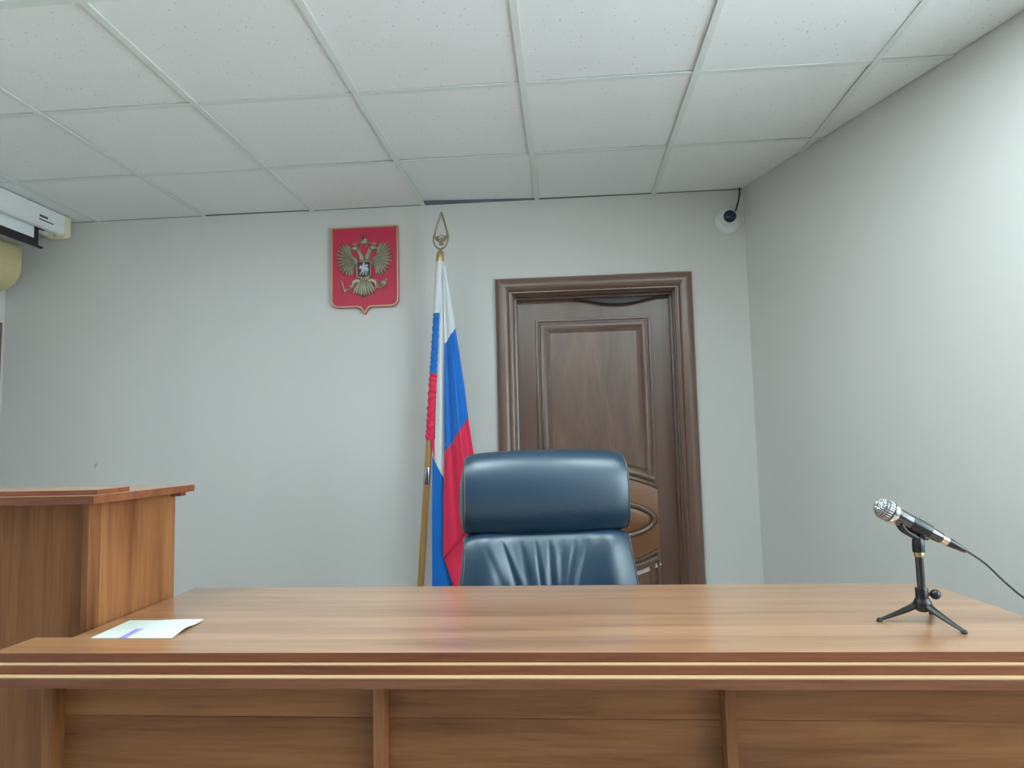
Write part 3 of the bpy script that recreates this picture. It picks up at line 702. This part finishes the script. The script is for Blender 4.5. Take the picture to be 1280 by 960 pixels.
    ob = MB(); ob.lathe([(27*SA*math.cos(math.radians(t)), 27*SA*math.sin(math.radians(t))) for t in range(-80, 90, 16)], P(152, 622, 12), (0, 0, 1), 18)
    ob.tube([P(96, 648, 10), P(125, 658, 10), P(148, 645, 10)], 6*SA, 6); ob.tube([P(168, 600, 12), P(180, 582, 12)], 4*SA, 6); ob.tube([P(166, 586, 12), P(182, 598, 12)], 3*SA, 6)
    emit(ob, 'orb')
    fld = MB(); relief(fld, shield(52, 452, 570, 14, 582, 20), [(0, 14), (0, 22), (2, 23)], P, True, cap0=True)
    inner = fld.build('inner_shield', M_DKRED, parent)
    fr = MB(); relief(fr, shield(56, 448, 574, 16, 588, 20), [(0, 12), (0, 26), (5, 26), (5, 20)], P, False); fr.build('frame', M_BRONZE, inner)
    rd = MB()
    def p2(L_, h=8): relief(rd, L_, [(0, 22), (1.5, 22+h*0.7), (4, 22+h)], P, True, cap0=True)
    p2([(-38, 505), (-30, 484), (-18, 478), (-10, 488), (8, 498), (26, 494), (38, 506), (36, 530), (26, 522), (4, 524), (-10, 520), (-22, 508)])       # horse trunk, neck, head
    p2([(-12, 518), (-2, 520), (-14, 540), (-30, 548), (-34, 542), (-20, 534)], 6); p2([(-4, 520), (6, 522), (0, 548), (-8, 560), (-12, 554), (-6, 542)], 6)
    p2([(22, 520), (33, 520), (30, 545), (40, 562), (32, 564), (22, 546)], 6); p2([(12, 520), (20, 520), (18, 544), (22, 562), (14, 562), (10, 544)], 6)
    p2([(-4, 498), (8, 500), (12, 478), (6, 466), (8, 458), (0, 454), (-6, 460), (-4, 468), (-10, 480)], 12)                                                # rider
    p2([(8, 482), (26, 470), (36, 478), (30, 492), (14, 496)], 5)                                                                                         # cloak
    p2([(10, 470), (14, 470), (-30, 560), (-34, 558)], 6)                                                                                                # lance
    rd.build('rider', M_SILVER, inner, smooth=45)
emblem_pieces(P, plq)

# ------------------------------------------------------------------ flag on its pole
YFL = 3.33
ax_ = lambda z: -0.757 + 0.0737*z            # lean of the pole
flag = thing('flag', 'white, blue and red flag furled on leaning wooden pole beside the door', 'flag', (ax_(0), YFL, 0))
dp = Vector((0.0737, 0, 1))
def along(z): return (ax_(z), YFL, z)
MB().lathe([(0.165, 0), (0.17, 0.01), (0.16, 0.022), (0.05, 0.035), (0.03, 0.06), (0.028, 0.12)], (ax_(0), YFL, 0), n=36).build('base', M_FINIAL, flag, smooth=40)
MB().lathe([(0.0155, 0.03), (0.0155, 2.13)], (ax_(0), YFL, 0), dp, 20).build('pole', M_POLE, flag, smooth=40)
MB().lathe([(0.0165, 1.036), (0.0170, 1.038), (0.0170, 1.116), (0.0165, 1.118)], (ax_(0), YFL, 0), dp, 20).build('ferrule', M_STEEL, flag, smooth=40)
MB().lathe([(0.019, 2.128), (0.0195, 2.132), (0.0185, 2.165), (0.016, 2.180), (0.009, 2.190), (0.006, 2.196)], (ax_(0), YFL, 0), dp, 24).build('socket', M_BRASS, flag, smooth=40)
fx0, fz0 = ax_(2.19), 2.192
fin = MB()
side = [(0.0, 0.188), (0.007, 0.165), (0.016, 0.136), (0.025, 0.106), (0.031, 0.082), (0.030, 0.062), (0.018, 0.046), (0.0, 0.040)]
lp = [(x, z) for x, z in side] + [(-x, z) for x, z in side[::-1][1:-1]]
fin.tube(spline([(fx0+0.007*z/0.188+x, YFL, fz0+z) for x, z in lp] + [(fx0+0.007, YFL, fz0+0.188)], 4), 0.0042, 8, flat=1.3)
fin.tube(spline([(fx0+x, YFL-0.003, fz0+z) for x, z in ((-0.030, 0.078), (-0.035, 0.058), (-0.033, 0.032), (-0.020, 0.010), (0.0, 0.0), (0.022, 0.011), (0.036, 0.036), (0.039, 0.064), (0.035, 0.088), (0.029, 0.106))], 5), 0.0044, 8)
fo = fin.build('finial', M_FINIAL, flag, smooth=60)
one = MB(); emblem_pieces(art(fx0+0.004, fz0+0.014+732*0.00013, 0.00013, YFL-0.001), fo, False, M_FINIAL, one)
one.build('eagle', M_FINIAL, fo, smooth=45)
# cloth: sleeve round the pole, a rear fold and a front fold; each stripe its own mesh
stripes = {'white_stripe': MB(), 'blue_stripe': MB(), 'red_stripe': MB()}
def ipol(T, z):
    T = sorted(T, key=lambda p: p[1])
    if z <= T[0][1]: return T[0][0]
    for (xa, za), (xb, zb) in zip(T, T[1:]):
        if z <= zb: return xa + (xb-xa)*(z-za)/(zb-za)
    return T[-1][0]
SLV = [(0.020, 2.130), (0.021, 1.868), (0.0225, 1.57), (0.023, 1.25)]
def sleeve(mb, z0, z1, wr):
    n = 26; m_ = max(6, int((z1-z0)/0.006)); rs = []
    for k in range(m_+1):
        z = z0 + (z1-z0)*k/m_; r = ipol(SLV, z); ring = []
        for j in range(n):
            a = 2*math.pi*j/n
            d = wr*(0.0022*math.sin(z*210 + 3.1*math.sin(a*1.0+z*17)) + 0.0016*math.sin(z*330+a*3) + 0.001*math.sin(z*95+a*2))
            ring.append((ax_(z) + (r+d)*math.cos(a) + (0.004 if z < 1.9 else 0), YFL + (r+d)*math.sin(a), z))
        rs.append(ring)
    mb.rings(rs, True, True, True)
sleeve(stripes['white_stripe'], 1.868, 2.128, 0.1); sleeve(stripes['blue_stripe'], 1.57, 1.868, 0.7); sleeve(stripes['red_stripe'], 1.25, 1.57, 1.0)
def sheet(mb, quadf, nu, nv):
    vs = [quadf(i/nu, j/nv) for j in range(nv+1) for i in range(nu+1)]
    n = len(vs); th = 0.0012
    fr = [(j*(nu+1)+i, j*(nu+1)+i+1, (j+1)*(nu+1)+i+1, (j+1)*(nu+1)+i) for j in range(nv) for i in range(nu)]
    rim = [i for i in range(nu+1)] + [j*(nu+1)+nu for j in range(1, nv+1)] + [nv*(nu+1)+i for i in range(nu-1, -1, -1)] + [j*(nu+1) for j in range(nv-1, 0, -1)]
    fs = fr + [tuple(q+n for q in f[::-1]) for f in fr] + [(rim[k], rim[k-1], rim[k-1]+n, rim[k]+n) for k in range(len(rim))]
    mb.add(vs + [(x, y+th, z) for x, y, z in vs], fs)
AL = [(-0.600, 2.105), (-0.606, 1.868), (-0.622, 1.57), (-0.634, 1.246), (-0.648, 1.169), (-0.653, 0.9), (-0.657, 0.549), (-0.655, 0.45)]
AR = [(-0.573, 2.105), (-0.566, 1.7), (-0.570, 1.2), (-0.573, 1.025), (-0.578, 0.68), (-0.556, 0.55), (-0.54, 0.45)]
BL = [(-0.585, 2.105), (-0.581, 1.9), (-0.579, 1.713), (-0.582, 1.516), (-0.586, 1.183), (-0.593, 0.901), (-0.598, 0.683)]
BR = [(-0.571, 2.110), (-0.548, 1.945), (-0.523, 1.786), (-0.484, 1.512), (-0.466, 1.349), (-0.444, 1.184), (-0.417, 0.976), (-0.38, 0.80)]
def foldA(zl0, zr0, zl1, zr1):
    def f(u, v):
        zl, zr = zl0 + (zl1-zl0)*v, zr0 + (zr1-zr0)*v; z = zl + (zr-zl)*u
        x = ipol(AL, z)*(1-u) + ipol(AR, z)*u
        return (x, YFL - 0.004 - 0.018*math.sin(math.pi*(0.25+0.75*u))*min(1, (2.13-z)*3) - 0.004*math.sin(u*9+z*3), z)
    return f
def foldB(zl0, zr0, zl1, zr1):
    def f(u, v):
        zl, zr = zl0 + (zl1-zl0)*v, zr0 + (zr1-zr0)*v; z = zl + (zr-zl)*u
        x = ipol(BL, z if u < 1 else z)*(1-u) + ipol(BR, z)*u
        gr = min(1, (2.13-z)*1.2)
        return (x, YFL - 0.012 - 0.050*gr*math.sin(math.pi*(0.12+0.66*u)) - 0.010*gr*math.sin(u*11.0 + 1.2*z) - 0.004*gr*math.sin(u*23+4*z), z)
    return f
sheet(stripes['white_stripe'], foldA(2.105, 2.105, 1.169, 1.020), 10, 60)
sheet(stripes['blue_stripe'], foldA(1.169, 1.020, 0.45, 0.45), 10, 40)
sheet(stripes['white_stripe'], foldB(2.105, 2.108, 1.711, 1.790), 16, 40)
sheet(stripes['blue_stripe'], foldB(1.711, 1.790, 1.183, 1.352), 24, 40)
sheet(stripes['red_stripe'], foldB(1.183, 1.352, 0.684, 0.955), 28, 40)
def foldC(u, v):
    z = (0.78 + 0.20*u)*(1-v) + 0.45*v
    xl = -0.582 if z > 0.69 else -0.596 + (0.69-z)*0.33; xr = -0.40
    return (xl + (xr-xl)*u, YFL - 0.022 - 0.014*math.sin(u*8+1), z)
sheet(stripes['red_stripe'], foldC, 16, 16)
sheet(stripes['red_stripe'], lambda u, v: (-0.658 + 0.022*u + 0.006*v*(1-u), YFL-0.020, 1.256 - (0.03 + 0.085*u)*v), 4, 6)
for n_, m_ in (('white_stripe', M_FW), ('blue_stripe', M_FB), ('red_stripe', M_FR)):
    stripes[n_].build(n_, m_, flag, smooth=60)

# ------------------------------------------------------------------ security camera in the corner
sc_ = thing('security_camera', 'white dome security camera with dark lens high beside the room corner', 'security camera', (0.848, 3.5, 2.322))
cb = Vector((0.848, 3.5, 2.319)); dv = Vector((-0.05, -1, -0.05)).normalized()
MB().lathe([(0.066, 0), (0.066, 0.008), (0.062, 0.016), (0.050, 0.024), (0.044, 0.028)], cb, (0, -1, 0), 40).build('base_ring', M_PLASW, sc_, smooth=35)
bc = cb + Vector((0, -0.026, 0.008))
MB().lathe([(0.046*math.cos(math.radians(t)), 0.046*math.sin(math.radians(t))) for t in range(-60, 52, 7)], bc, dv, 36, True, True).build('ball', M_PLASW, sc_, smooth=60)
MB().lathe([(0.0305, 0.030), (0.0305, 0.038), (0.0285, 0.0395), (0.001, 0.0400)], bc, dv, 32).build('lens_window', M_LENS, sc_, smooth=40)
MB().tube(spline([(0.884, 3.482, 2.362), (0.893, 3.478, 2.385), (0.904, 3.477, 2.425), (0.910, 3.478, 2.455), (0.911, 3.480, 2.484)], 6), 0.0042, 8).build('cable', M_BLACKP, sc_, smooth=60)

# ------------------------------------------------------------------ projector screen under the ceiling, air conditioner below it
ps = thing('projector_screen', 'white ceiling projector screen housing with black-bordered fabric partly lowered', 'projector screen', (-2.67, 2.2, 2.48))
sec = [(-2.72, 2.478), (-2.62, 2.478), (-2.62, 2.388), (-2.632, 2.376), (-2.655, 2.374), (-2.655, 2.392), (-2.685, 2.392), (-2.685, 2.374), (-2.72, 2.374)]
case = MB().prism(sec, lambda u, v, d: (u, d, v), 0.7, 3.385).build('housing', M_PLASW, ps)
MB().prism([(-2.722, 2.4785), (-2.617, 2.4785), (-2.617, 2.382), (-2.632, 2.368), (-2.722, 2.368)], lambda u, v, d: (u, d, v), 3.385, 3.425).build('end_cap', M_PLASC, case, bevel=0.002)
MB().prism([(-2.722, 2.4785), (-2.617, 2.4785), (-2.617, 2.382), (-2.632, 2.368), (-2.722, 2.368)], lambda u, v, d: (u, d, v), 0.66, 0.70).build('end_cap', M_PLASC, case, bevel=0.002)
lb = MB(); random.seed(2); y = 3.208
for k in range(6):
    w = 0.0085 if k % 2 else 0.0072
    lb.box(-2.6205, -2.6193, y, y+w, 2.4195, 2.4320); y += w + 0.0016
y = 3.205
for k in range(16):
    w = random.uniform(0.0035, 0.006)
    lb.box(-2.6205, -2.6193, y, y+w, 2.4035, 2.4100); y += w + 0.0012
lb.build('printed_label', M_PRINT, case)
XS = -2.668
fabric = MB().box(XS, XS+0.001, 0.92, 3.232, 2.318, 2.392).build('screen_fabric', M_SCREENW, ps)
bd_ = MB(); bd_.box(XS-0.0005, XS+0.0015, 3.232, 3.262, 2.285, 2.392); bd_.box(XS-0.0005, XS+0.0015, 0.89, 3.232, 2.285, 2.318); bd_.box(XS-0.0005, XS+0.0015, 0.89, 0.92, 2.318, 2.392)
bd_.build('black_border', M_SCREENB, fabric)
MB().box(XS-0.008, XS+0.009, 0.87, 3.288, 2.276, 2.287).build('bottom_bar', M_SCREENB, ps, bevel=0.003)
MB().box(-2.684, -2.656, 3.262, 3.31, 2.378, 2.391).build('slot_end', M_SCREENB, ps)

ac = thing('air_conditioner', 'yellowed wall air conditioner on the left wall below the projector screen', 'air conditioner', (XL, 2.95, 2.2))
sec = [(XL, 2.335), (-2.875, 2.335), (-2.856, 2.328), (-2.850, 2.312), (-2.850, 2.215), (-2.853, 2.185), (-2.862, 2.158), (-2.88, 2.13), (-2.905, 2.108), (-2.94, 2.09), (-2.98, 2.078), (XL, 2.072)]
MB().prism(sec, lambda u, v, d: (u, d, v), 2.52, 3.380).build('body', M_BEIGE, ac, smooth=30, bevel=0.004)
MB().prism([(-2.8505, 2.312), (-2.846, 2.31), (-2.846, 2.206), (-2.8505, 2.204)], lambda u, v, d: (u, d, v), 2.535, 3.345).build('front_panel', M_BEIGE, ac, bevel=0.0015)
MB().prism([(-2.868, 2.144), (-2.862, 2.146), (-2.915, 2.098), (-2.918, 2.104)], lambda u, v, d: (u, d, v), 2.56, 3.30).build('air_flap', M_BEIGE, ac)
